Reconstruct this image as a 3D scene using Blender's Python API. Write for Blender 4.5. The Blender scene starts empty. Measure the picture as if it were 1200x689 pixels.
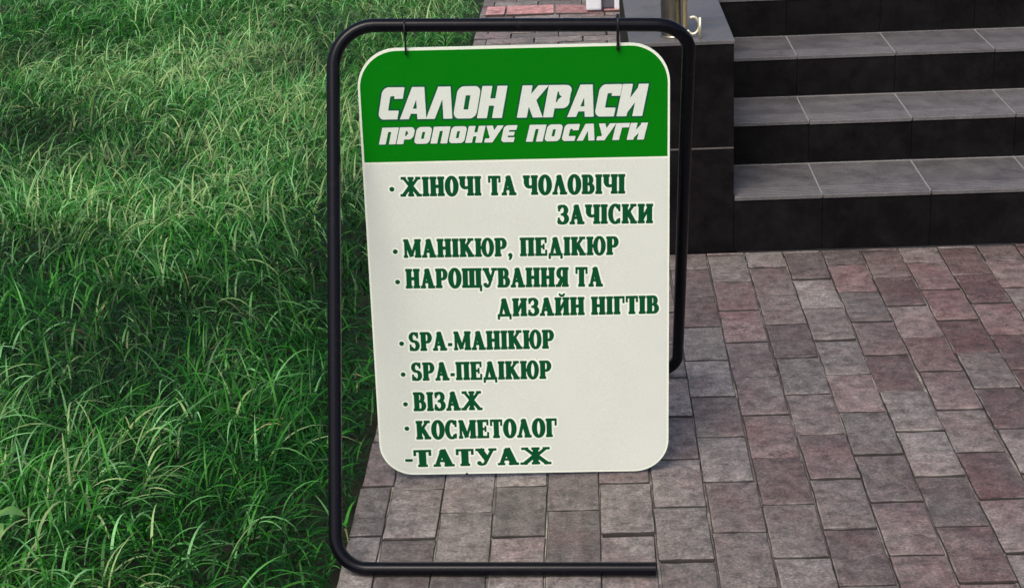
import bpy, bmesh, math, random
import numpy as np
from mathutils import Vector, Matrix
random.seed(7); rng = np.random.default_rng(11)
R = math.radians
scene = bpy.context.scene
COL = scene.collection

# ------------------------------------------------------------------ camera
cam_d = bpy.data.cameras.new("camera"); cam = bpy.data.objects.new("camera", cam_d); COL.objects.link(cam)
F_PX, PITCH, YAW, ROLL = 2007.38, 0.357213, -0.0494711, -0.0470484
fw = Vector((math.sin(YAW)*math.cos(PITCH), math.cos(YAW)*math.cos(PITCH), -math.sin(PITCH)))
rt = Vector((math.cos(YAW), -math.sin(YAW), 0)); up = rt.cross(fw)
r2 = rt*math.cos(ROLL) + up*math.sin(ROLL); u2 = -rt*math.sin(ROLL) + up*math.cos(ROLL)
cam.matrix_world = Matrix(((r2.x, u2.x, -fw.x, -0.204062), (r2.y, u2.y, -fw.y, -2.561236),
                           (r2.z, u2.z, -fw.z, 1.502116), (0, 0, 0, 1)))
cam_d.sensor_width = 36; cam_d.lens = 36*F_PX/1200; cam_d.clip_start = .05; cam_d.clip_end = 500
scene.camera = cam

# ------------------------------------------------------------------ light
SUN_EL, SUN_AZ = 52, 205          # azimuth: compass degrees from +Y, clockwise
world = bpy.data.worlds.new("World"); scene.world = world; world.use_nodes = True
wn = world.node_tree; bg = wn.nodes["Background"]
sky = wn.nodes.new("ShaderNodeTexSky"); sky.sky_type = 'NISHITA'; sky.sun_disc = False
sky.sun_elevation = R(SUN_EL); sky.sun_rotation = R(SUN_AZ); sky.air_density = .82; sky.dust_density = 4.0; sky.ozone_density = .6
wn.links.new(sky.outputs[0], bg.inputs[0]); bg.inputs[1].default_value = .12
sun_d = bpy.data.lights.new("sun", 'SUN'); sun_d.energy = 1.0; sun_d.angle = R(25); sun_d.color = (1, .96, .9)
sun = bpy.data.objects.new("sun", sun_d); COL.objects.link(sun)
sd = Vector((math.sin(R(SUN_AZ))*math.cos(R(SUN_EL)), math.cos(R(SUN_AZ))*math.cos(R(SUN_EL)), math.sin(R(SUN_EL))))
sun.rotation_euler = sd.to_track_quat('Z', 'Y').to_euler()
vs = scene.view_settings; vs.view_transform = 'Standard'; vs.look = 'None'; vs.exposure = 0.52; vs.gamma = 1.0
scene.view_settings.use_curve_mapping = False

# ------------------------------------------------------------------ helpers
def obj(name, me, mat=None, parent=None):
    if isinstance(me, bmesh.types.BMesh):
        m = bpy.data.meshes.new(name); me.to_mesh(m); me.free(); me = m
    o = bpy.data.objects.new(name, me); COL.objects.link(o)
    if mat and not me.materials: me.materials.append(mat)
    if parent: o.parent = parent
    return o
def empty(name, loc=(0, 0, 0)):
    o = bpy.data.objects.new(name, None); o.location = loc; o.empty_display_size = .1; COL.objects.link(o); return o
def tag(o, label=None, cat=None, group=None, kind=None):
    for k, v in (("label", label), ("category", cat), ("group", group), ("kind", kind)):
        if v: o[k] = v
    return o
def pydata(name, v, f):
    me = bpy.data.meshes.new(name); me.from_pydata([tuple(map(float, a)) for a in v], [], [tuple(a) for a in f]); me.update(); return me
def box_bm(x0, x1, y0, y1, z0, z1, bev=0, seg=1, bm=None):
    b = bmesh.new(); bmesh.ops.create_cube(b, size=1)
    for v in b.verts:
        v.co = Vector(((x0+x1)/2 + v.co.x*(x1-x0), (y0+y1)/2 + v.co.y*(y1-y0), (z0+z1)/2 + v.co.z*(z1-z0)))
    if bev: bmesh.ops.bevel(b, geom=b.edges[:], offset=bev, segments=seg, affect='EDGES', profile=.6)
    if bm is None: return b
    m = bpy.data.meshes.new("t"); b.to_mesh(m); b.free(); bm.from_mesh(m); bpy.data.meshes.remove(m); return bm
def smooth(o, ang=None):
    for p in o.data.polygons: p.use_smooth = True
    return o
def tube(name, pts, r, mat, parent=None, n=20, caps=True):
    pts = [Vector(p) for p in pts]; V = []; Fc = []
    nrm = None
    for i, p in enumerate(pts):
        t = (pts[min(i+1, len(pts)-1)] - pts[max(i-1, 0)]).normalized()
        if nrm is None: nrm = t.orthogonal().normalized()
        nrm = (nrm - t*nrm.dot(t)).normalized(); bn = t.cross(nrm)
        rr = r[i] if isinstance(r, (list, tuple)) else r
        for k in range(n):
            a = 2*math.pi*k/n; V.append(p + rr*(math.cos(a)*nrm + math.sin(a)*bn))
    for i in range(len(pts)-1):
        for k in range(n):
            Fc.append((i*n+k, i*n+(k+1) % n, (i+1)*n+(k+1) % n, (i+1)*n+k))
    if caps: Fc.append(tuple(range(n-1, -1, -1))); Fc.append(tuple((len(pts)-1)*n+k for k in range(n)))
    me = pydata(name, V, Fc)
    for p in me.polygons: p.use_smooth = len(p.vertices) == 4
    return obj(name, me, mat, parent)
def fillet(P, rads, seg=12):
    P = [Vector(p) for p in P]; out = [P[0]]
    for i in range(1, len(P)-1):
        a = (P[i-1]-P[i]).normalized(); b = (P[i+1]-P[i]).normalized()
        th = a.angle(b)/2; d = rads[i-1]/math.tan(th)
        c = P[i] + (a+b).normalized()*(rads[i-1]/math.sin(th))
        s = P[i]+a*d - c; e = P[i]+b*d - c; om = s.angle(e)
        for k in range(seg+1):
            t = k/seg
            out.append(c + s*math.sin((1-t)*om)/math.sin(om) + e*math.sin(t*om)/math.sin(om))
    out.append(P[-1]); return out

# ------------------------------------------------------------------ materials
class N:
    def __init__(s, name):
        s.m = bpy.data.materials.new(name); s.m.use_nodes = True; s.t = s.m.node_tree
        s.b = s.t.nodes["Principled BSDF"]; s.x = 0
    def n(s, typ, **kw):
        q = s.t.nodes.new(typ)
        for k, v in kw.items():
            if k.startswith("i_"):
                key = k[2:]; key = int(key) if key.isdigit() else key.replace("_", " ")
                if isinstance(v, bpy.types.NodeSocket): s.t.links.new(v, q.inputs[key])
                else: q.inputs[key].default_value = v
            else: setattr(q, k, v)
        return q
    def set(s, key, v):
        if isinstance(v, bpy.types.NodeSocket): s.t.links.new(v, s.b.inputs[key])
        else: s.b.inputs[key].default_value = v
    def coord(s, kind='Object'):
        if kind == 'World': return s.n("ShaderNodeNewGeometry").outputs["Position"]
        return s.n("ShaderNodeTexCoord").outputs[kind]
    def noise(s, vec, scale, detail=4, rough=.6, dim='3D', out='Fac'):
        q = s.n("ShaderNodeTexNoise", i_Vector=vec, i_Scale=scale, i_Detail=detail, i_Roughness=rough); return q.outputs[out]
    def ramp(s, fac, stops):
        q = s.n("ShaderNodeValToRGB", i_Fac=fac); e = q.color_ramp.elements
        while len(e) < len(stops): e.new(.5)
        for a, (p, c) in zip(e, stops):
            a.position = p; a.color = (c, c, c, 1) if isinstance(c, (int, float)) else (*c, 1)
        return q.outputs[0]
    def mix(s, fac, a, b, mode='MIX'):
        q = s.n("ShaderNodeMix", data_type='RGBA', blend_type=mode)
        for i, v in ((0, fac), (6, a), (7, b)):
            if isinstance(v, bpy.types.NodeSocket): s.t.links.new(v, q.inputs[i])
            else: q.inputs[i].default_value = v if i == 0 else (*v, 1)
        return q.outputs[2]
    def math(s, op, a, b=0.0, c=0.0, clamp=False):
        q = s.n("ShaderNodeMath", operation=op, use_clamp=clamp)
        for i, v in enumerate((a, b, c)):
            if isinstance(v, bpy.types.NodeSocket): s.t.links.new(v, q.inputs[i])
            else: q.inputs[i].default_value = v
        return q.outputs[0]
    def bump(s, h, strength=.5, dist=.002, normal=None):
        q = s.n("ShaderNodeBump", i_Height=h, i_Strength=strength, i_Distance=dist)
        if normal: s.t.links.new(normal, q.inputs["Normal"])
        s.t.links.new(q.outputs[0], s.b.inputs["Normal"]); return q.outputs[0]

def mat_brick(name, base, red, red_amt=1.0):
    k = N(name); w = k.coord('World')
    oi = k.n("ShaderNodeObjectInfo"); rnd = oi.outputs["Random"]
    n1 = k.noise(w, 2.2, 3); n2 = k.noise(w, 34, 6, .8); n3 = k.noise(w, 170, 6, .85); n4 = k.noise(w, 9, 5, .7)
    # brick-to-brick tone
    tone = k.math('MULTIPLY_ADD', rnd, .48, .72)
    r2_ = k.math('FRACT', k.math('MULTIPLY', rnd, 37.7))
    # reddish batches: by patch (x grows redder) and by brick
    sx = k.n("ShaderNodeSeparateXYZ", i_Vector=w)
    rx = k.math('MULTIPLY_ADD', sx.outputs[0], .45, .12)
    ra = k.math('ADD', k.math('MULTIPLY_ADD', n1, 1.6, -.85), k.math('ADD', rx, k.math('MULTIPLY_ADD', r2_, .7, -.20)))
    ra = k.math('ADD', ra, k.math('MULTIPLY_ADD', n4, 1.2, -.6))
    ra = k.math('MULTIPLY', ra, red_amt, clamp=True)
    c = k.mix(ra, base, red)
    blot = k.ramp(n2, [(.36, .48), (.5, .98), (.64, 1.45)])
    grain = k.ramp(n3, [(.34, .38), (.5, 1.0), (.66, 1.85)])
    c = k.mix(1, c, blot, 'MULTIPLY'); c = k.mix(.8, c, grain, 'MULTIPLY')
    c = k.mix(1, c, k.ramp(k.math('MULTIPLY_ADD', tone, .5, -.1), [(0, 0.0), (1, 2.0)]), 'MULTIPLY')
    # pale efflorescence specks and dark stains
    sp = k.ramp(k.noise(w, 60, 3, .6), [(.68, 0.0), (.76, 1.0)])
    c = k.mix(k.math('MULTIPLY', sp, .35), c, (.42, .42, .38))
    st = k.ramp(k.noise(w, 5.5, 6, .75), [(.50, 0.0), (.68, 1.0)])
    c = k.mix(k.math('MULTIPLY', st, .55), c, (.07, .064, .066))
    # pale rims round each stone, broken up by noise
    gx = k.n("ShaderNodeSeparateXYZ", i_Vector=k.coord('Generated'))
    ey = k.math('ABSOLUTE', k.math('SUBTRACT', gx.outputs[1], .5)); ex = k.math('ABSOLUTE', k.math('SUBTRACT', gx.outputs[0], .5))
    ed = k.math('MAXIMUM', k.math('MULTIPLY_ADD', ey, 2.0, -.06), k.math('MULTIPLY_ADD', ex, 2.0, -.02))
    rim = k.math('MULTIPLY', k.ramp(ed, [(.86, 0.0), (.93, 1.0), (.975, .15)]), k.ramp(k.noise(w, 16, 4, .7), [(.48, 0.0), (.66, .6)]))
    c = k.mix(rim, c, (.43, .40, .35))
    # shade of the deep narrow joints, painted dark on each stone's steep sides
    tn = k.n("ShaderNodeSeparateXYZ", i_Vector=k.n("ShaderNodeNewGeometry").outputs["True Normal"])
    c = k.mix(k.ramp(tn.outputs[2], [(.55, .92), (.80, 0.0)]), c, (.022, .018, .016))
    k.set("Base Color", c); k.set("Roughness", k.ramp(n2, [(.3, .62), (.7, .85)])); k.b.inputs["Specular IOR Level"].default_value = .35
    h = k.math('ADD', k.math('MULTIPLY', n3, .5), n2)
    k.bump(h, .8, .0035)
    return k.m
M = {}
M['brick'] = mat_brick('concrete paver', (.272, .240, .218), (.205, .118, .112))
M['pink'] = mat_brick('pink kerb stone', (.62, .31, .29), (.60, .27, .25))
def mat_sand():
    k = N('joint sand'); w = k.coord('World')
    n1 = k.noise(w, 6, 5, .7); n2 = k.noise(w, 400, 3)
    c = k.ramp(n1, [(.38, (.014, .011, .011)), (.54, (.04, .033, .03)), (.68, (.16, .14, .12))])
    c = k.mix(.5, c, k.ramp(n2, [(.3, .5), (.7, 1.5)]), 'MULTIPLY')
    k.set("Base Color", c); k.set("Roughness", .95); k.bump(n2, .8, .002); return k.m
M['sand'] = mat_sand()
k = N('joint sand fill'); w = k.coord('World'); n1 = k.noise(w, 3.5, 6, .75); n2 = k.noise(w, 300, 3)
c = k.ramp(n1, [(.36, (.045, .036, .033)), (.50, (.15, .13, .115)), (.62, (.40, .37, .30))])
k.set("Base Color", k.mix(.6, c, k.ramp(n2, [(.3, .4), (.7, 1.6)]), 'MULTIPLY')); k.set("Roughness", .95); k.bump(n2, .9, .002); M['sandline'] = k.m
def mat_tile(name, base, spec=.5):
    k = N(name); k.b.inputs['Specular IOR Level'].default_value = spec; w = k.coord('World'); rnd = k.n("ShaderNodeObjectInfo").outputs["Random"]
    n1 = k.noise(w, 260, 5, .75); n2 = k.noise(w, 14, 5, .7); n3 = k.noise(w, 3, 3)
    c = k.mix(1, base, k.ramp(n1, [(.3, .55), (.5, 1.0), (.75, 1.7)]), 'MULTIPLY')
    c = k.mix(1, c, k.ramp(n2, [(.3, .8), (.7, 1.25)]), 'MULTIPLY')
    c = k.mix(1, c, k.ramp(rnd, [(0, .88), (1, 1.15)]), 'MULTIPLY')
    dust = k.math('MULTIPLY', k.ramp(k.noise(w, 7, 6, .75), [(.42, 0.0), (.75, 1.0)]), .35)
    geo = k.n("ShaderNodeNewGeometry"); sz = k.n("ShaderNodeSeparateXYZ", i_Vector=geo.outputs["Normal"])
    dust = k.math('MULTIPLY', dust, k.math('MAXIMUM', sz.outputs[2], 0.12))
    c = k.mix(dust, c, (.16, .145, .13))
    k.set("Base Color", c)
    k.set("Roughness", k.math('ADD', k.ramp(n2, [(.3, .38), (.7, .55)]), k.math('MULTIPLY', dust, .6)))
    k.bump(n1, .35, .001); return k.m
M['tile'] = mat_tile('sky-toned porcelain tile', (.112, .106, .106))  # upward faces: sky light on the tile put into a paler base colour
M['riser'] = mat_tile('shade-toned riser tile', (.0050, .0046, .0050), .09)  # same tile on upright faces, their shade painted in as near black
def mat_plain(name, c, rough=.8, metal=0.0, nscale=120, namt=.25, bump=.2, bscale=300, spec=.5):
    k = N(name); w = k.coord('World'); n = k.noise(w, nscale, 4)
    k.set("Base Color", k.mix(1, c, k.ramp(n, [(.25, 1-namt), (.75, 1+namt)]), 'MULTIPLY'))
    k.set("Roughness", rough); k.set("Metallic", metal); k.b.inputs["Specular IOR Level"].default_value = spec
    if bump: k.bump(k.noise(w, bscale, 3), bump, .0005)
    return k.m
M['grout'] = mat_plain('tile grout', (.27, .26, .25), .9)
M['grout_dark'] = mat_plain('dark tile grout', (.05, .047, .045), .9)
M['grout_mid'] = mat_plain('dusty tile grout', (.11, .10, .09), .9)
M['concrete'] = mat_plain('concrete core', (.12, .115, .11), .9)
M['steel'] = mat_plain('brushed stainless steel', (.46, .43, .36), .28, 1.0, 30, .2, .15)
M['steel_bright'] = mat_plain('polished stainless steel', (.95, .86, .62), .5, 1.0, 30, .1, 0)
M['white'] = mat_plain('white plastic', (.78, .8, .84), .4, 0, 20, .05, 0)
M['panel'] = mat_plain('grey panel', (.10, .10, .12), .5)
M['hook'] = mat_plain('blackened wire', (.012, .012, .014), .5, .3)
# sign paints
def mat_tubepaint():
    k = N('black enamel on steel tube'); w = k.coord('World')
    n = k.noise(w, 40, 5, .7); n2 = k.noise(w, 500, 3)
    c = k.mix(k.math('MULTIPLY', k.ramp(n, [(.58, 0.0), (.75, 1.0)]), .35), (.0035, .0035, .006), (.03, .028, .026))
    k.set("Base Color", c); k.set("Roughness", k.ramp(n, [(.3, .13), (.7, .28)])); k.b.inputs['Specular IOR Level'].default_value = .17; k.bump(n2, .2, .0004)
    return k.m
M['tube'] = mat_tubepaint()
def mat_vinyl(name, c, rough=.35, wear=.1, dirt=(.30, .28, .22)):
    k = N(name); w = k.coord('World')
    n = k.noise(w, 5, 5, .65); sc = k.noise(k.n("ShaderNodeMapping", i_Vector=w, i_Scale=(1, 1, .35)).outputs[0], 55, 5, .7)
    c2 = k.mix(1, c, k.ramp(k.noise(w, 420, 3, .7), [(.3, .93), (.7, 1.07)]), 'MULTIPLY')
    c2 = k.mix(k.math('MULTIPLY', k.ramp(n, [(.4, 0.0), (.75, 1.0)]), wear), c2, dirt)
    c2 = k.mix(k.math('MULTIPLY', k.ramp(sc, [(.66, 0.0), (.74, 1.0)]), wear*1.2), c2, dirt)
    k.set("Base Color", c2); k.set("Roughness", rough); k.b.inputs['Specular IOR Level'].default_value = .12; return k.m
M['board'] = mat_vinyl('cream sign board', (.715, .745, .66), .45, .09)
M['board_edge'] = mat_vinyl('board rim', (.86, .92, .76), .4, .03)
M['green'] = mat_vinyl('green vinyl', (.001, .185, .003), .35, .05, (.02, .2, .03))
M['halo'] = mat_vinyl('pale halo print', (.84, .90, .76), .4, .04)
M['ink'] = mat_vinyl('dark green ink', (.002, .078, .022), .45, .06, (.02, .10, .05))
M['inkdark'] = mat_vinyl('shadow green ink', (.004, .10, .035), .45, .05, (.01, .1, .03))
M['hw'] = mat_vinyl('heading rim white', (.72, .77, .68), .4, .06)

# ------------------------------------------------------------------ ground
def sheet(name, x0, x1, y0, y1, z, mat, kind='structure'):
    o = obj(name, pydata(name, [(x0, y0, z), (x1, y0, z), (x1, y1, z), (x0, y1, z)], [(0, 1, 2, 3)]), mat)
    return tag(o, kind=kind)
k = N('soil'); w = k.coord('World'); n = k.noise(w, 12, 6, .7)
k.set("Base Color", k.ramp(n, [(.3, (.012, .016, .008)), (.7, (.035, .04, .02))])); k.set("Roughness", 1.0); M['soil'] = k.m
tag(sheet('ground', -120, 120, -60, 240, -.06, M['soil']), 'dark soil under the grass', None)
PX0, PX1, PY0, PY1 = -.664, 2.6, -1.6, 7.0
pave = sheet('pavement', PX0+.002, PX1, PY0, PY1, -.010, M['sand'])

def paver_mesh(lx, ly, seed):
    rs = random.Random(seed); nx, ny = 6, 10 if ly > lx else 6
    if lx > ly: nx, ny = 10, 6
    b = bmesh.new(); g = {}
    e = .0035
    def line(L, n):
        a = [0, e*.45, e*1.3]; m = n-2
        return a + [e*1.3 + (L-2.6*e)*i/m for i in range(1, m)] + [L-e*1.3, L-e*.45, L]
    xs = line(lx, 5); ys = line(ly, 7)
    wob = [[rs.uniform(-1, 1) for _ in range(16)] for _ in range(4)]
    for i, x in enumerate(xs):
        for j, y in enumerate(ys):
            di = min(i, len(xs)-1-i); dj = min(j, len(ys)-1-j); d = min(di, dj)
            z = {0: -.0034, 1: -.0008}.get(d, 0) + (rs.uniform(-.0005, .0005) if d > 1 else rs.uniform(-.0008, .0004))
            if di == 0 and dj == 0: z -= .002
            dx = dy = 0
            if di <= 1: dx = wob[0 if i < 3 else 1][j]*.0009
            if dj <= 1: dy = wob[2 if j < 3 else 3][i]*.0009
            g[i, j] = b.verts.new((x-lx/2+dx, y-ly/2+dy, z))
    for i in range(len(xs)-1):
        for j in range(len(ys)-1):
            b.faces.new((g[i, j], g[i+1, j], g[i+1, j+1], g[i, j+1]))
    ring = [(i, 0) for i in range(len(xs))] + [(len(xs)-1, j) for j in range(1, len(ys))] + \
           [(i, len(ys)-1) for i in range(len(xs)-2, -1, -1)] + [(0, j) for j in range(len(ys)-2, 0, -1)]
    low = [b.verts.new((g[q].co.x, g[q].co.y, -.04)) for q in ring]
    for a in range(len(ring)):
        c = (a+1) % len(ring); b.faces.new((g[ring[a]], low[a], low[c], g[ring[c]]))
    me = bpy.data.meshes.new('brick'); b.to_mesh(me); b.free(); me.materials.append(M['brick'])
    for p in me.polygons: p.use_smooth = True
    return me
GAP = .0028
cache = {}
def pmesh(lx, ly):
    key = (round(lx, 3), round(ly, 3))
    if key not in cache: cache[key] = [paver_mesh(lx-(.0018 if ly > lx else .003), ly-(.0048 if ly > lx else .003), hash(key) % 999+q) for q in range(4 if key in ((.1, .2), (.2, .1)) else 1)]
    return random.choice(cache[key])
single, rest = [], []
def put(x0, x1, y0, y1):
    """clip a brick against the things standing on the pavement, then queue it"""
    if x1 <= PX0+.005 or x0 >= PX1: return
    x0 = max(x0, PX0)
    if y1 > 1.722 and x1 > -.086 and y0 < 2.9:
        if y0 >= 1.722 and x0 >= -.086: return
        if y0 < 1.722: y1 = 1.722
        elif x0 < -.086: x1 = -.086
    if y0 >= 2.9 and x0 > .16 and y0 < 4.8: return
    if y1 > 2.9 and x1 > -.086 and y0 < 4.8: x1 = min(x1, .17)
    if x1-x0 < .012 or y1-y0 < .006: return
    cx, cy = (x0+x1)/2, (y0+y1)/2
    near = -.12 < cy < 1.75 and cx < .55 + cy*.34
    far = 4.35 < cy < 5.5 and cx < 0
    (single if near or far else rest).append((x0, x1, y0, y1))
YT = 3.4                                   # beyond this the bond turns a quarter
for i in range(-7, 26):
    off = 0.0 if i % 2 == 0 else .1
    if i == -7: off = .015
    j = -9
    while j*.2+off < YT:
        y0, y1 = j*.2+off, (j+1)*.2+off
        put(i*.1, (i+1)*.1, y0, min(y1, YT)); j += 1
r = 0
while YT + r*.1 < PY1:
    y0 = YT+r*.1; off = -.009 if r % 2 == 0 else .091
    for c in range(-5, 13): put(c*.2+off, (c+1)*.2+off, y0, y0+.1)
    r += 1
def brick_xform(q):
    x0, x1, y0, y1 = q
    rz = random.gauss(0, .0060)
    return (Vector(((x0+x1)/2+random.gauss(0, .0011), (y0+y1)/2+random.gauss(0, .0018), random.gauss(0, .0009))),
            (random.gauss(0, .004), random.gauss(0, .005), rz))
for q in single:
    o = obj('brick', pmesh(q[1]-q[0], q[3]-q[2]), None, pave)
    o.location, o.rotation_euler = brick_xform(q)
from mathutils import Euler
bm = bmesh.new()
for i in range(-6, 26):
    y1 = 1.722 if i*.1 > -.095 else YT
    box_bm(i*.1-.003, i*.1+.003, PY0, y1, -.02, -.0042, bm=bm)
o = obj('joint_sand', bm, M['sandline'], pave); o['kind'] = 'stuff'
bm = bmesh.new()
for q in rest:
    me = pmesh(q[1]-q[0], q[3]-q[2]); L, E = brick_xform(q); n0 = len(bm.verts)
    bm.from_mesh(me); bm.verts.ensure_lookup_table()
    Mx = Matrix.Translation(L) @ Euler(E).to_matrix().to_4x4()
    for v in bm.verts[n0:]: v.co = Mx @ v.co
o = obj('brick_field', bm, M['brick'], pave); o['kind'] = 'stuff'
for p in o.data.polygons: p.use_smooth = True

# ------------------------------------------------------------------ steps
SX0 = .174; SX1 = 2.9
JX = [SX0, .404, .684, .964, 1.244, 1.524, 1.804, 2.084, 2.364, 2.644, SX1]
RY = [1.727, 2.020, 2.298, 2.572]; TZ = [.151, .2705, .3886, .507]
steps = tag(empty('entrance_steps', (SX0, 1.727, 0)), 'dark tiled entrance steps rising behind the brick pavement on the right', 'steps')
def child(name, me, mat, parent, root):
    o = obj(name, me, mat, parent); o.location = -Vector(root); return o
root = (SX0, 1.727, 0)
bm = bmesh.new()
for i in range(4):
    y1 = RY[i+1]+.02 if i < 3 else 4.8
    box_bm(SX0+.012, SX1, RY[i]+.012, y1 if i < 3 else 4.8, -.05 if i == 0 else TZ[i-1]-.03, TZ[i]-.0018, bm=bm)
child('step_core', bm, M['grout'], steps, root)
def tread_tile(lx, ly, groove=True):
    # ribbed strip near the nosing; profile in y, extruded along x, chamfered ends
    prof = [(0, -.010), (0, -.0016), (.0016, 0)]
    if groove:
        y = .014
        for _ in range(5):
            prof += [(y, 0), (y+.0012, -.0011), (y+.0045, -.0011), (y+.0057, 0)]; y += .0135
    prof += [(ly-.0012, 0), (ly, -.0012), (ly, -.010)]
    V = []; n = len(prof)
    for x, s in ((0, 0), (.0012, 1), (lx-.0012, 1), (lx, 0)):
        for (py, pz) in prof: V.append((x, py, pz if s else min(pz, -.0012) if pz > -.005 else pz))
    Fc = [(a*n+k_, (a+1)*n+k_, (a+1)*n+k_+1, a*n+k_+1) for a in range(3) for k_ in range(n-1)]
    Fc += [tuple(range(n-1, -1, -1)), tuple(3*n+q for q in range(n))]
    return pydata('tile', V, Fc)
tc = {}
for i in range(4):
    yb = (RY[i+1]-.0115) if i < 3 else 2.572+.30
    for a, bx in zip(JX[:-1], JX[1:]):
        lx = bx-a-.0045; ly = yb-(RY[i]-.003)
        key = ('t', round(lx, 3), round(ly, 3))
        if key not in tc: tc[key] = tread_tile(lx, ly); tc[key].materials.append(M['tile'])
        o = obj('tread_tile', tc[key], None, steps); o.location = Vector((a+.00225, RY[i]-.003, TZ[i]+random.gauss(0, .0003)))-Vector(root)
        z0 = 0 if i == 0 else TZ[i-1]+.0015
        h = TZ[i]-.0112-z0; key = ('r', round(lx, 3), round(h, 3))
        if key not in tc:
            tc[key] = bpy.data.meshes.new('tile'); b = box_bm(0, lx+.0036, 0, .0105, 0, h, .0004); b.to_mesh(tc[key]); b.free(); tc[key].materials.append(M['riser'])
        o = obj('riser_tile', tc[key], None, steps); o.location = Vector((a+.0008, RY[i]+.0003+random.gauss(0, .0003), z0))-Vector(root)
# landing tiles beyond
for j in range(6):
    for a, bx in zip(JX[:-1], JX[1:]):
        y0 = 2.877+j*.3; lx = bx-a-.0045
        key = ('l', round(lx, 3))
        if key not in tc: tc[key] = tread_tile(lx, .2955, False); tc[key].materials.append(M['tile'])
        o = obj('landing_tile', tc[key], None, steps); o.location = Vector((a+.00225, y0, TZ[3]))-Vector(root)

# ------------------------------------------------------------------ side block with stainless railing
BX0, BX1, BZ = -.088, .174, .5655
blk = tag(empty('stair_side_block', (BX0, 1.727, 0)), 'tall dark tiled block closing the left end of the steps', 'block')
root = (BX0, 1.727, 0)
child('block_core', box_bm(BX0+.011, BX1-.011, 1.727+.011, 2.892, -.05, BZ-.0105), M['grout_dark'], blk, root)
def tile_box(name, x0, x1, y0, y1, z0, z1, mat='riser', bev=.001):
    return child(name, box_bm(x0, x1, y0, y1, z0, z1, bev), M[mat], blk, root)
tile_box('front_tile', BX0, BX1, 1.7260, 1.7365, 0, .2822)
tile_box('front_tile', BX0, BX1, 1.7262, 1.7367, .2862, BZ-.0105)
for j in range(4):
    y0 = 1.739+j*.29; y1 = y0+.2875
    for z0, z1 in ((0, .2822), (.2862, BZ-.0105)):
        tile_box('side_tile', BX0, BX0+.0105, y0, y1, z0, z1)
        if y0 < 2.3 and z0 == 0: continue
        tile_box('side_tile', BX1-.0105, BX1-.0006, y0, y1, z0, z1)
    tile_box('top_tile', BX0-.002, BX1+.002, 1.7235 if j == 0 else y0, y1, BZ-.010, BZ, 'tile')
child('joint_line', box_bm(BX0+.0006, BX1-.0006, 1.7270, 1.7305, .2822, .2862), M['grout_mid'], blk, root)

for x0, x1 in ((BX0, .0415), (.0445, BX1)):
    for z0, z1 in ((0, .2822), (.2862, BZ-.0105)): tile_box('back_tile', x0, x1, 2.8925, 2.9030, z0, z1)
for j in range(7):
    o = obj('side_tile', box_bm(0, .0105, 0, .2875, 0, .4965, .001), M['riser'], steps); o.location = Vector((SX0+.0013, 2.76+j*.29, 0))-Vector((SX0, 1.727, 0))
rail = tag(empty('stair_railing', (.03, 1.80, BZ)), 'stainless steel railing post fixed on top of the dark side block', 'railing')
def rtube(name, pts, r, mat, n=20):
    o = tube(name, pts, r, mat, rail, n); o.location = -Vector((.03, 1.80, BZ)); return o
def railpost(name, x, y, r, mat, z1=1.42): return rtube(name, [(x, y, BZ+.003), (x, y, z1)], r, mat)
railpost('post', .020, 1.80, .026, M['steel'])
railpost('post', .0545, 1.795, .0075, M['steel_bright'])  # slim extra rod, added as the bright reflection streak of the main tube
rtube('base_flange', [(.028, 1.80, BZ), (.028, 1.80, BZ+.005)], .036, M['steel'], 28)
rtube('handrail', [(.03, 1.74, 1.435), (.03, 2.86, 1.435)], .025, M['steel'])
railpost('post', .020, 2.78, .026, M['steel'])
pts = [(.062+.0+.016*math.cos(a)+.012, 1.775, BZ+.030+.022*math.sin(a)) for a in [R(d) for d in range(-150, 121, 18)]]
rtube('bracket', pts, .0040, M['steel_bright'], 10)
rtube('anchor_rod', [(.0905, 1.752, BZ), (.0905, 1.752, BZ+.055)], .0038, M['steel_bright'], 10)

# ------------------------------------------------------------------ kerb and white frame far behind
kerb = tag(empty('pink_kerb', (-.4, 5.06, 0)), 'low row of pink kerb stones across the far end of the pavement', 'kerb')
kx = [-.640, -.548, -.330, -.115, .10]
for a, b_ in zip(kx[:-1], kx[1:]):
    m_ = box_bm(a+.004-(-.4), b_-.004+.4, -.095, .085, -.03, .010, .004, 2)
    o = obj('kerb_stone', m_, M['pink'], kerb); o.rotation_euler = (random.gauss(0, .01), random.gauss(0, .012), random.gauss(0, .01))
fr = tag(empty('white_frame', (-.106, 4.99, 0)), 'white two legged frame with dark grey panel standing beside the pink kerb', 'frame')
for x0, x1 in ((-.190, -.122), (-.0655, -.024)):
    obj('leg', box_bm(x0+.106, x1+.106, -.025, .03, .012, 1.0, .008, 2), M['white'], fr)
obj('panel', box_bm(-.122+.107, -.0655+.105, .0, .012, .02, .98, .001), M['panel'], fr)

# ------------------------------------------------------------------ sign stand
stand = tag(empty('sign_stand', (-.34, .44, 0)),
            'black tube frame with a hanging green and cream board advertising beauty salon services', 'sign')
SR = Vector((-.34, .44, 0))
A = (-.1075, .0480, .0135); B = (-.6668, .0730, .0135); C = (-.6480, .44, .8985); D = (-.0170, .44, .8765); E_ = (-.0215, .905, .0135); F_ = (-.58, .93, .0135)
path = fillet([A, B, C, D, E_, F_], [.058, .075, .062, .058], 14)
fo = tube('frame', path, .0121, M['tube'], stand, 28, caps=False); fo.location = -SR
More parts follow.
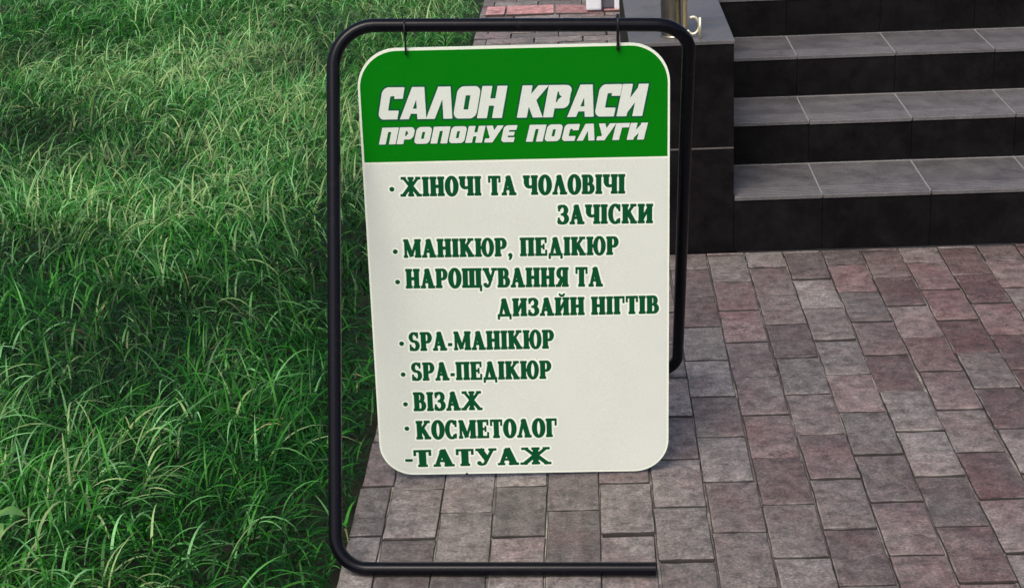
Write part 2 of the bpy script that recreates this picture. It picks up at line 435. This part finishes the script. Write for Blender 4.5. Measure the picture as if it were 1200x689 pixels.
# hollow ends: recessed plugs
for P0, P1 in ((A, B), (F_, E_)):
    d = (Vector(P1)-Vector(P0)).normalized()
    o = tube('end_plug', [Vector(P0)-d*.0015, Vector(P0)+d*.006], .0113, M['hook'], stand, 28); o.location = -SR
bc = Vector((-.33807, .44, .42950)); bs = Vector((.999778, .013351, -.016283)); bt = Vector((.016282, .000218, .999867)); bn = bs.cross(bt)   # bn points to the viewer
if bn.y > 0: bn = -bn
BW, BH, TH = .5594/2, .8421/2, .0045
bt = bt.normalized(); bs = (bs - bt*bs.dot(bt)).normalized(); bn = bs.cross(bt)
if bn.y > 0: raise RuntimeError('normal')
BM = Matrix(((bs.x, bt.x, bn.x, bc.x), (bs.y, bt.y, bn.y, bc.y), (bs.z, bt.z, bn.z, bc.z), (0, 0, 0, 1)))
def on_board(o): o.matrix_parent_inverse = Matrix.Identity(4); o.matrix_local = Matrix.Translation(-SR) @ BM; return o
def rrect(w0, w1, h0, h1, rt_, rb_, n=14, top=True, bot=True):
    P = []
    for cx, cy, r_, a0 in ((w1, h1, rt_, 0), (w0, h1, rt_, 90), (w0, h0, rb_, 180), (w1, h0, rb_, 270)):
        sx = -1 if cx > 0 else 1; sy = -1 if cy == h1 else 1
        if r_ <= 0: P.append((cx, cy)); continue
        for k_ in range(n+1):
            a = R(a0+90*k_/n); P.append((cx+sx*r_+r_*math.cos(a), cy+sy*r_+r_*math.sin(a)))
    return P
def plate(name, P, z0, z1, mat, parent, bev=0):
    b = bmesh.new(); vs_ = [b.verts.new((x, y, z1)) for x, y in P]; f = b.faces.new(vs_)
    if z0 is not None:
        lo = [b.verts.new((x, y, z0)) for x, y in P]; b.faces.new(lo[::-1])
        for i in range(len(P)): j = (i+1) % len(P); b.faces.new((vs_[i], lo[i], lo[j], vs_[j]))
    return obj(name, b, mat, parent)
board = on_board(plate('board', rrect(-BW, BW, -BH, BH, .072, .066), -TH, 0, M['board_edge'], stand))
Z1 = .0004
def on(o): o.location = (0, 0, 0); return o
on(plate('cream_panel', rrect(-BW+.0036, BW-.0036, -BH+.0042, .2085, 0, .063), None, Z1, M['board'], board))
on(plate('green_header', rrect(-BW+.0040, BW-.0040, .2120, BH-.0046, .0685, 0), None, Z1, M['green'], board))
# ---- glyphs as signed distance shapes
S, T_, Fh, EX = .245, .125, .10, .048
def L(x0, y0, x1, y1, t): return ('b', x0, y0, x1, y1, t)
def arc(cx, cy, rx, ry, a0, a1, ts, tt, n=22):
    """stroke centre ellipse; thickness ts at the sides, tt at top and bottom"""
    P = []
    for k_ in range(n+1):
        a = R(a0+(a1-a0)*k_/n); c_, s_ = math.cos(a), math.sin(a)
        P.append((cx+rx*c_, cy+ry*s_, (tt+(ts-tt)*abs(c_)**1.3)/2))
    return ('c', P)
def ser(x, y, w_=None):
    w_ = w_ or (S/2+EX); yy = Fh/2 if y == 0 else 1-Fh/2
    return [L(x-w_, yy, x+w_, yy, Fh)]
def stem(x, t=S, y0=0, y1=1, b_=True, tp=True):
    return [L(x, y0, x, y1, t)] + (ser(x, 0, t/2+EX) if b_ else []) + (ser(x, 1, t/2+EX) if tp else [])
O_ = [arc(.35, .5, .24, .475, 0, 360, .25, .11, 40)]
P_ = stem(.17) + [L(.17, .955, .38, .955, .09), L(.17, .46, .38, .46, .09), arc(.38, .7075, .17, .2475, -90, 90, .21, .09)]
LAM = [L(.12, .04, .35, .985, T_), L(.34, .97, .60, .04, S), L(0, .045, .25, .045, Fh), L(.42, .045, .78, .045, Fh), L(.29, .96, .43, .96, .09)]
G = {
 'І': (.34, stem(.17)), 'Н': (.78, stem(.17)+stem(.61)+[L(.2, .5, .6, .5, T_)]),
 'П': (.78, stem(.17)+stem(.61)+[L(.05, .95, .73, .95, .10)]),
 'И': (.80, stem(.17)+stem(.63)+[L(.2, .14, .6, .86, .11)]),
 'О': (.70, O_), 'С': (.66, [arc(.36, .5, .26, .475, 48, 312, .22, .10, 36), L(.585, .66, .585, .99, .07), L(.585, .02, .585, .26, .05)]),
 'Е': (.66, stem(.17)+[L(.1, .955, .60, .955, .09), L(.1, .045, .62, .045, .09), L(.2, .5, .48, .5, .09), L(.585, .72, .585, 1, .07), L(.605, 0, .605, .30, .07), L(.465, .36, .465, .64, .06)]),
 'Т': (.68, stem(.34)+[L(.02, .955, .66, .955, .09), L(.05, .68, .05, 1, .07), L(.63, .68, .63, 1, .07)]),
 'А': (.78, LAM+[L(.18, .32, .50, .32, .09)]), 'Л': (.78, LAM),
 'Д': (.80, [L(.16, .04, .37, .985, T_), L(.36, .97, .60, .04, S), L(.03, .05, .77, .05, .10), L(.065, -.17, .065, .1, .08), L(.735, -.17, .735, .1, .08), L(.31, .96, .45, .96, .09)]),
 'Ж': (1.16, stem(.58, .19)+[L(.56, .50, .20, .95, .11), L(.60, .50, .96, .95, .11), L(.56, .54, .15, .04, .15), L(.60, .54, 1.01, .04, .15), L(0.05, .955, .29, .955, Fh), L(.87, .955, 1.11, .955, Fh), L(0, .045, .25, .045, Fh), L(.91, .045, 1.16, .045, Fh)]),
 'В': (.68, stem(.17)+[L(.17, .955, .36, .955, .09), L(.17, .51, .38, .51, .08), L(.17, .045, .38, .045, .09), arc(.36, .735, .15, .22, -90, 90, .20, .09), arc(.38, .28, .19, .235, -90, 90, .22, .09)]),
 'Р': (.66, P_), 'P': (.66, P_),
 'К': (.80, stem(.17)+[L(.26, .47, .60, .93, .11), L(.34, .58, .64, .05, .21), L(.47, .955, .76, .955, Fh), L(.47, .045, .80, .045, Fh)]),
 'У': (.76, [L(.15, .97, .42, .36, .21), L(.64, .97, .34, .12, .10), arc(.22, .14, .13, .095, 180, 355, .08, .10, 12), ('c', [(.12, .14, .085), (.13, .13, .085)]), L(0, .955, .32, .955, Fh), L(.50, .955, .78, .955, Fh)]),
 'Ч': (.78, stem(.62)+[L(.17, .58, .17, 1, S)]+ser(.17, 1)+[arc(.36, .60, .19, .20, 180, 270, .21, .10, 12), L(.36, .40, .6, .44, .11)]),
 'З': (.60, [arc(.27, .735, .20, .225, 140, -90, .20, .09), arc(.27, .275, .23, .235, 90, -140, .22, .09), L(.085, .70, .085, .98, .07), L(.065, .02, .065, .32, .07), L(.2, .51, .32, .51, .07)]),
 'М': (1.0, stem(.13, .10)+stem(.83)+[L(.16, .97, .47, .06, .20), L(.46, .08, .78, .97, .10)]),
 'Ю': (1.04, stem(.17)+[L(.2, .5, .5, .5, T_), arc(.71, .5, .23, .475, 0, 360, .21, .10, 40)]),
 'Я': (.70, stem(.53)+[L(.32, .955, .53, .955, .09), L(.32, .46, .53, .46, .09), arc(.32, .7075, .17, .2475, 90, 270, .21, .09), L(.38, .46, .16, .05, .18), L(0, .045, .26, .045, Fh)]),
 'Щ': (1.12, stem(.17)+stem(.55)+stem(.93)+[L(.05, .05, 1.09, .05, .10), L(1.065, -.19, 1.065, .1, .08)]),
 'Г': (.60, stem(.17)+[L(.1, .955, .57, .955, .09), L(.545, .64, .545, 1, .07)]),
 'S': (.58, [arc(.28, .735, .19, .225, 40, 270, .18, .09), arc(.28, .275, .20, .235, 90, -140, .20, .09), L(.475, .70, .475, .99, .06), L(.065, .01, .065, .32, .06)]),
 '-': (.26, [L(.03, .30, .23, .30, .13)]), ',': (.28, [('c', [(.12, .06, .09), (.13, .05, .09), (.15, -.08, .05), (.09, -.18, .03)])]),
 ' ': (.26, []),
}
G['A'] = G['А']
G['Й'] = (.80, G['И'][1]+[arc(.4, 1.22, .13, .11, 190, 350, .06, .09, 12)])
# heading letters: heavy slanted grotesque with squared bowls
HT = .29
def rr(x0, x1, y0, y1, t, r_, gaps=()):
    return x0, x1, y0, y1, t, r_
def ringpath(x0, x1, y0, y1, t, r_, skip=None):
    P = []; h_ = t/2; x0 += h_; x1 -= h_; y0 += h_*.86; y1 -= h_*.86
    def corner(cx, cy, a0):
        for q in range(7): a = R(a0+15*q); P.append((cx+r_*math.cos(a), cy+r_*math.sin(a)))
    corner(x1-r_, y1-r_, 0); corner(x0+r_, y1-r_, 90); corner(x0+r_, y0+r_, 180); corner(x1-r_, y0+r_, 270)
    return P
def poly(P, t, close=False):
    out = [];  Q = P+[P[0]] if close else P
    for a, b_ in zip(Q[:-1], Q[1:]): out.append(L(a[0], a[1], b_[0], b_[1], t))
    out.append(('c', [(p[0], p[1], t/2*.97) for p in Q])); return out
def ring(x0, x1, y0, y1, t=HT, r_=.07): return poly(ringpath(x0, x1, y0, y1, t, r_), t*.92, True)
RP = ringpath(.0, .72, 0, 1, HT, .07)
def hx(*a): return [x for q in a for x in q]
HO = ring(0, .74, 0, 1)
HL = [L(.10, -.08, .36, 1.08, .25), L(.44, 1.08, .70, -.08, .25), L(.30, .90, .5, .90, .2)]
H = {
 'С': (.70, poly([(.66, .88)]+RP[7:21]+[(.62, .12)], HT*.9)[:-1]+[('c', [(p[0], p[1], HT*.45) for p in RP[7:21]]), L(.57, .66, .57, .99, HT*.85)]),
 'А': (.80, HL+[L(.2, .24, .60, .24, .13)]), 'Л': (.80, HL), 'О': (.76, HO),
 'Н': (.78, [L(.135, 0, .135, 1, HT), L(.625, 0, .625, 1, HT), L(.13, .5, .63, .5, .2)]),
 'П': (.78, [L(.135, 0, .135, 1, HT), L(.625, 0, .625, 1, HT), L(0, .89, .76, .89, .22)]),
 'К': (.80, [L(.135, 0, .135, 1, HT), L(.24, .40, .70, 1.08, .25), L(.30, .62, .70, -.10, .25)]),
 'Р': (.74, [L(.135, 0, .135, 1, HT), L(.1, .91, .52, .91, .18), L(.1, .37, .52, .37, .17), L(.60, .46, .60, .83, .23), ('c', [(.54, .82, .175), (.545, .82, .175)]), ('c', [(.54, .46, .175), (.545, .46, .175)])]),
 'И': (.80, [L(.135, 0, .135, 1, HT), L(.645, 0, .645, 1, HT), L(.16, .10, .62, .90, .2)]),
 'У': (.76, [L(.10, 1.08, .36, .42, .25), L(.68, 1.08, .30, .02, .25), L(.06, .10, .34, .10, .2)]),
 'Є': (.68, poly([(.62, .88)]+RP[7:21]+[(.62, .12)], HT*.86)[:-1]+[('c', [(p[0], p[1], HT*.43) for p in RP[7:21]]), L(.2, .5, .56, .5, .18)]),
 'Г': (.62, [L(.135, 0, .135, 1, HT), L(0, .89, .62, .89, .22)]),
 ' ': (.42, []),
}
def sdf(prims, X, Y):
    D = np.full(X.shape, 9.0)
    for p in prims:
        if p[0] == 'b':
            _, x0, y0, x1, y1, t = p; cx, cy = (x0+x1)/2, (y0+y1)/2; l = math.hypot(x1-x0, y1-y0) or 1e-6; ux, uy = (x1-x0)/l, (y1-y0)/l
            a = np.abs((X-cx)*ux+(Y-cy)*uy)-l/2; b_ = np.abs(-(X-cx)*uy+(Y-cy)*ux)-t/2
            d = np.hypot(np.maximum(a, 0), np.maximum(b_, 0))+np.minimum(np.maximum(a, b_), 0)
            D = np.minimum(D, d)
        else:
            Q = p[1]
            for (x0, y0, r0), (x1, y1, r1) in zip(Q[:-1], Q[1:]):
                dx, dy = x1-x0, y1-y0; q = dx*dx+dy*dy or 1e-9
                h_ = np.clip(((X-x0)*dx+(Y-y0)*dy)/q, 0, 1)
                D = np.minimum(D, np.hypot(X-x0-h_*dx, Y-y0-h_*dy)-(r0+(r1-r0)*h_))
    return D
def contour(D, xs, ys, lev, V, Fc, place):
    """fill D<lev: merged runs inside, cut cells on the rim"""
    I = D < lev; ny, nx = D.shape
    c = I[:-1, :-1].astype(int)+2*I[:-1, 1:]+4*I[1:, 1:]+8*I[1:, :-1]
    def add(P):
        n0 = len(V); V.extend(place(x, y) for x, y in P); Fc.append(tuple(range(n0, n0+len(P))))
    for j in range(ny-1):
        row = c[j]
        if not row.any(): continue
        full = row == 15; i = 0
        idx = np.nonzero(row)[0]; last = -1
        for i in idx:
            if i <= last: continue
            if full[i]:
                k_ = i
                while k_+1 < nx-1 and full[k_+1]: k_ += 1
                add([(xs[i], ys[j]), (xs[k_+1], ys[j]), (xs[k_+1], ys[j+1]), (xs[i], ys[j+1])]); last = k_; continue
            cs = [(xs[i], ys[j], D[j, i]), (xs[i+1], ys[j], D[j, i+1]), (xs[i+1], ys[j+1], D[j+1, i+1]), (xs[i], ys[j+1], D[j+1, i])]
            P = []
            for q in range(4):
                a, b_ = cs[q], cs[(q+1) % 4]
                if a[2] < lev: P.append(a[:2])
                if (a[2] < lev) != (b_[2] < lev):
                    t = (lev-a[2])/(b_[2]-a[2]); P.append((a[0]+(b_[0]-a[0])*t, a[1]+(b_[1]-a[1])*t))
            if len(P) >= 3: add(P)
def text(s, font, s0, t0, s1, t1, h, layers, shear=0, gap=.05, lead=None, grid=.0005):
    """layers: (name, material, offset in metres, z)"""
    wsum = sum(font[c][0] for c in s)+gap*(len(s)-1)+shear
    Wm = math.hypot(s1-s0, t1-t0); kx_ = Wm/wsum; ky = h; ang = math.atan2(t1-t0, s1-s0)
    ca, sa = math.cos(ang), math.sin(ang)
    buf = [([], []) for _ in layers]; x = 0
    for ci, ch in enumerate(s):
        wd, prims = font[ch]
        if prims:
            mx = .012/kx_; gx = grid/kx_; gy = grid/ky
            xs = np.arange(-mx-abs(shear), wd+mx+abs(shear), gx); ys = np.arange(-.3-.006/ky, 1.42 if ch == 'Й' else 1+.009/ky, gy)
            X, Y = np.meshgrid(xs, ys)
            # distances in metres need an even scale: work in (x*kx, y*ky)
            pr = []
            def sx_(px, py): return (px*kx_, py*ky)
            for p in prims:
                if p[0] == 'b':
                    (a0, b0), (a1, b1) = sx_(p[1], p[2]), sx_(p[3], p[4])
                    l = math.hypot(p[3]-p[1], p[4]-p[2]) or 1; ux, uy = (p[3]-p[1])/l, (p[4]-p[2])/l
                    # thickness follows the direction across the stroke
                    l2 = math.hypot(a1-a0, b1-b0) or 1
                    t_ = p[5]*kx_*ky*l/l2
                    pr.append(('b', a0, b0, a1, b1, t_))
                else:
                    Q = p[1]; q2 = []
                    for n_, (px, py, pr_) in enumerate(Q):
                        a, b_ = Q[max(n_-1, 0)], Q[min(n_+1, len(Q)-1)]
                        dx, dy = b_[0]-a[0], b_[1]-a[1]; l = math.hypot(dx, dy) or 1; l2 = math.hypot(dx*kx_, dy*ky) or 1
                        q2.append((px*kx_, py*ky, pr_*kx_*ky*l/l2 if l2 != 1 else pr_*ky))
                    pr.append(('c', q2))
            D = sdf(pr, (X-shear*Y)*kx_, Y*ky)
            if shear: D = np.maximum(D, np.maximum(Y-1, -Y)*ky)      # heading letters end flat on their lines
            for (V, Fc), ly in zip(buf, layers):
                x_ = x
                def place(px, py, x_=x_, z=ly[3]+(ci % 2)*.00008):
                    a, b_ = (px+x_)*kx_, py*ky
                    return (s0+a*ca-b_*sa, t0+a*sa+b_*ca, z)
                contour(D, xs, ys, ly[2], V, Fc, place)
        x += wd+gap
    for (V, Fc), ly in zip(buf, layers):
        if Fc: on(obj(ly[0], pydata(ly[0], V, Fc), ly[1], board))
hl = lambda: [('lettering_outline', M['inkdark'], .0042, .0007), ('lettering', M['hw'], .0009, .0010)]
text('САЛОН КРАСИ', H, -.2464, .2927, .2408, .2886, .0573, hl(), shear=.20, gap=.05)
text('ПРОПОНУЄ ПОСЛУГИ', H, -.2459, .2461, .2398, .2449, .0297,
     [('lettering_outline', M['inkdark'], .0024, .0007), ('lettering', M['hw'], .0008, .0010)], shear=.20, gap=.09)
bl = lambda: [('lettering_outline', M['halo'], .0046, .0007), ('lettering', M['ink'], .0009, .0010)]
for a in [("ЖІНОЧІ ТА ЧОЛОВІЧІ", -.2121, .1466, .1978, .1435, .0357), ("ЗАЧІСКИ", .0743, .0869, .2486, .0856, .0361), ("МАНІКЮР, ПЕДІКЮР", -.2130, .0277, .1853, .0254, .0348),
          ("НАРОЩУВАННЯ ТА", -.2111, -.0329, .1555, -.0364, .0373), ("ДИЗАЙН НІГТІВ", -.0418, -.0929, .2601, -.0926, .0348), ("SPA-МАНІКЮР", -.2109, -.1595, .0624, -.1595, .0368),
          ("SPA-ПЕДІКЮР", -.2094, -.2209, .0561, -.2216, .0362), ("ВІЗАЖ", -.2084, -.2844, -.0777, -.2842, .0381), ("КОСМЕТОЛОГ", -.2061, -.3442, .0648, -.3437, .0378), ("ТАТУАЖ", -.2141, -.4034, .0524, -.4014, .0349)]:
    text(*[a[0], G, *a[1:]], bl(), gap=.085)
def disc(x, y, r_): return [(x+r_*math.cos(R(q*24)), y+r_*math.sin(R(q*24))) for q in range(15)]
for x, y in ((-.2282, .1603), (-.2282, .0395), (-.2269, -.0205), (-.2257, -.1447), (-.226, -.2082), (-.2245, -.2702), (-.2244, -.3215)):
    on(plate('bullet', disc(x, y, .0076), None, .0008, M['halo'], board)); on(plate('bullet', disc(x, y, .0046), None, .0011, M['ink'], board))
on(plate('dash', [(-.233, -.394), (-.2145, -.394), (-.2145, -.3845), (-.233, -.3845)], None, .0006, M['halo'], board))
on(plate('dash', [(-.231, -.3922), (-.2165, -.3922), (-.2165, -.3865), (-.231, -.3865)], None, .0012, M['ink'], board))
on(plate('rivet', disc(-.112, -.4205, .0024), None, .0012, M['hook'], board))
# hooks: wire bent over the bar and through the board
for s_, r_ in ((-.1895, .0019), (.1870, .0028)):
    top = bc + bs*s_ + bt*.466
    p = lambda t_, n_: bc + bs*s_ + bt*t_ + bn*n_
    tb = .4555
    q = [p(.4105, -.012), p(.4105, 0), p(.4115, .006), p(.416, .0075), p(.432, .004), p(.445, .0125)]
    tb = .4665 if s_ < 0 else .4665
    for a in range(20, 200, 20): q.append(p(tb-.012+.0165*math.sin(R(a)), -.0*1+.0165*math.cos(R(a))))
    q += [p(.44, -.016)]
    o = tube('hook', q, r_, M['hook'], stand, 10); o.location = -SR

# ------------------------------------------------------------------ grass
def vnoise(x, y, sc, seed):
    rg = np.random.default_rng(seed); g = rg.random((64, 64)); X = (x*sc) % 63; Y = (y*sc) % 63
    i = X.astype(int); j = Y.astype(int); fx = X-i; fy = Y-j; fx = fx*fx*(3-2*fx); fy = fy*fy*(3-2*fy)
    return (g[i, j]*(1-fx)+g[i+1, j]*fx)*(1-fy)+(g[i, j+1]*(1-fx)+g[i+1, j+1]*fx)*fy
def blades(name, n, xr, yr, hmin, hmax, wmin, wmax, segs, bright, seedo=0, keep=None, tuft=0):
    rg = np.random.default_rng(5+seedo)
    x = rg.uniform(*xr, n); y = rg.uniform(*yr, n)
    # only the ground the lens and its neighbourhood reach
    lim = -1.45-.34*np.maximum(y, 0)
    m = (x > lim)
    # thin out with distance
    m &= rg.random(n) < np.clip(1.25-.13*y, .35, 1)
    x, y = x[m], y[m]; n = len(x)
    if tuft:
        kx_ = rg.integers(0, max(1, n//tuft), n); x = x[kx_]+rg.normal(0, .016, n); y = y[kx_]+rg.normal(0, .016, n)
    e = np.clip((-.668-x)/.16, 0, 1); m = x < -.669; x, y, e = x[m], y[m], e[m]; n = len(x)
    f = vnoise(x, y+9, 2.3, 3); f2 = vnoise(x+3, y+9, 6.5, 8); f3 = vnoise(x+7, y+5, 1.1, 21)
    hgt = (hmin+(hmax-hmin)*rg.random(n)**1.3)*(.45+.55*e)*(.65+.45*f+.25*f2)
    wid = rg.uniform(wmin, wmax, n)
    # comb direction drifts across the lawn
    base = 2*math.pi*vnoise(x+11, y+11, 1.7, 31)*.9-1.2
    az = base+rg.normal(0, 1.35, n); bend = rg.uniform(.7, 2.9, n)*(.8+.5*f)
    lean0 = rg.uniform(.1, .95, n)
    s = np.linspace(0, 1, segs+1)
    ang = lean0[:, None]+bend[:, None]*s[None, :]**1.25          # angle from vertical along the blade
    ds = 1/segs
    ax = np.concatenate([np.zeros((n, 1)), np.cumsum(np.sin(ang[:, :-1]+np.diff(ang, axis=1)/2)*ds, 1)], 1)*hgt[:, None]
    az_ = np.concatenate([np.zeros((n, 1)), np.cumsum(np.cos(ang[:, :-1]+np.diff(ang, axis=1)/2)*ds, 1)], 1)*hgt[:, None]
    dx, dy = np.cos(az), np.sin(az)
    # keep blades off the pavement
    over = np.maximum(x+ax[:, -1]*dx+.664-.018*rg.random(n), 0); flip = over > 0; dx = np.where(flip, -np.abs(dx)*.6, dx)
    tw = rg.normal(0, .5, n)[:, None]*s[None, :]
    wprof = np.concatenate([(1-.15*s[:-1])*(1-s[:-1]**3), [0.06]]); wprof[0] = .75
    px, py = -np.sin(az), np.cos(az)
    cx = x[:, None]+ax*dx[:, None]; cy = y[:, None]+ax*dy[:, None]
    cz = np.maximum(az_, .004+.01*rg.random(n)[:, None])-.058+.05
    W = wid[:, None]*wprof[None, :]/2
    sx_ = px[:, None]*np.cos(tw); sy_ = py[:, None]*np.cos(tw); sz_ = np.sin(tw)
    Lf = np.stack([cx-sx_*W, cy-sy_*W, cz-sz_*W], -1); Rt = np.stack([cx+sx_*W, cy+sy_*W, cz+sz_*W], -1)
    V = np.stack([Lf, Rt], 2).reshape(-1, 3)                       # n*(segs+1)*2
    b0 = (np.arange(n)*(segs+1)*2)[:, None]+(np.arange(segs)*2)[None, :]
    Fc = np.stack([b0, b0+1, b0+3, b0+2], -1).reshape(-1, 4)
    me = bpy.data.meshes.new(name); me.vertices.add(len(V)); me.vertices.foreach_set('co', V.astype(np.float32).ravel())
    me.loops.add(Fc.size); me.loops.foreach_set('vertex_index', Fc.astype(np.int32).ravel())
    me.polygons.add(len(Fc)); me.polygons.foreach_set('loop_start', (np.arange(len(Fc))*4).astype(np.int32)); me.polygons.foreach_set('loop_total', np.full(len(Fc), 4, np.int32))
    me.update()
    # blade tint: r = random tone, g = dark green to pale, straw at the top, b = along the blade
    tone = np.clip(.15+.75*rg.random(n)+.9*(f-.5), 0, 1); zone = np.clip((y-.7)/2.2, 0, 1)*.10+.08-.34*np.clip((x+1.02)/.25, 0, 1)*np.clip(1.6-y*.5, .2, 1)
    paleness = np.clip(bright+.80*(f3-.5)+.35*(f2-.5)+zone+rg.normal(0, .20, n), 0, .985)
    paleness = np.where(rg.random(n) < .004, 1.0, paleness)
    ca = np.zeros((n, (segs+1)*2, 4), np.float32); ca[:, :, 0] = tone[:, None]; ca[:, :, 1] = paleness[:, None]; ca[:, :, 2] = np.repeat(s, 2)[None, :]; ca[:, :, 3] = 1
    at = me.color_attributes.new('tint', 'FLOAT_COLOR', 'POINT'); at.data.foreach_set('color', ca.ravel())
    me.polygons.foreach_set('use_smooth', np.ones(len(Fc), bool))
    return me
k = N('grass blade'); at = k.n("ShaderNodeAttribute", attribute_name='tint'); sp = k.n("ShaderNodeSeparateColor", i_Color=at.outputs["Color"])
c = k.ramp(sp.outputs[1], [(0, (.005, .060, .004)), (.35, (.016, .130, .008)), (.66, (.050, .235, .022)), (.97, (.23, .50, .20)), (1, (.36, .36, .13))])
c = k.mix(1, c, k.ramp(sp.outputs[0], [(0, .28), (1, 1.5)]), 'MULTIPLY')
k.set("Base Color", c); k.set("Roughness", .45); k.b.inputs["Specular IOR Level"].default_value = .28
tr = k.n("ShaderNodeBsdfTranslucent", i_Color=c); mx = k.n("ShaderNodeMixShader", i_Fac=.28)
k.t.links.new(k.b.outputs[0], mx.inputs[1]); k.t.links.new(tr.outputs[0], mx.inputs[2])
k.t.links.new(mx.outputs[0], k.t.nodes["Material Output"].inputs["Surface"]); M['grass'] = k.m
g1 = blades('lawn', 120000, (-3.9, -.669), (-.9, 6.6), .05, .11, .0026, .0048, 5, .14, 0)
g2 = blades('lawn', 44000, (-3.9, -.669), (-.9, 6.6), .08, .17, .0032, .0058, 7, .42, 1, tuft=3)
g3 = blades('lawn', 19000, (-3.9, -.669), (-.9, 6.6), .09, .18, .0036, .0066, 8, .86, 2, tuft=2)
bm = bmesh.new()
for g in (g1, g2, g3): bm.from_mesh(g)
gl = obj('lawn_grass', bm, M['grass']); smooth(gl)
tag(gl, 'long unmown green grass covering the lawn left of the pavement', 'grass', kind='stuff')

# broad leaved weed near the lower left corner
weed = tag(empty('broadleaf_weed', (-1.290, .128, -.015)), 'small broad leaved weed poking out of the grass at the lower left corner', 'weed')
k = N('weed leaf'); w = k.coord('Object'); k.set("Base Color", k.ramp(k.noise(w, 60, 4), [(.3, (.07, .19, .03)), (.7, (.14, .28, .06))])); k.set("Roughness", .4); M['leaf'] = k.m
for q, (az, ln, zt) in enumerate(((.2, .052, .112), (1.5, .046, .10), (2.9, .050, .095), (4.2, .045, .105), (5.3, .048, .10))):
    V = []; Fc = []; n_ = 9
    for i in range(n_):
        t = i/(n_-1); wv = .5*ln*.62*math.sin(math.pi*min(1, t*.97+.02))**.75+.0004
        d = .012+ln*t; z = zt+.014*math.sin(t*2.6)-.012*t*t
        for sgn, zz in ((-1, .004), (0, 0), (1, .004)):
            V.append((d*math.cos(az)-sgn*wv*math.sin(az), d*math.sin(az)+sgn*wv*math.cos(az), z+zz))
    for i in range(n_-1):
        for a in (0, 1): Fc.append((i*3+a, i*3+a+1, (i+1)*3+a+1, (i+1)*3+a))
    lf = smooth(obj('leaf', pydata('leaf', V, Fc), M['leaf'], weed))
    tube('stalk', [(0, 0, -.01), (.004*math.cos(az), .004*math.sin(az), zt*.6), (.014*math.cos(az), .014*math.sin(az), zt+.002)], .0012, M['leaf'], weed, 6)
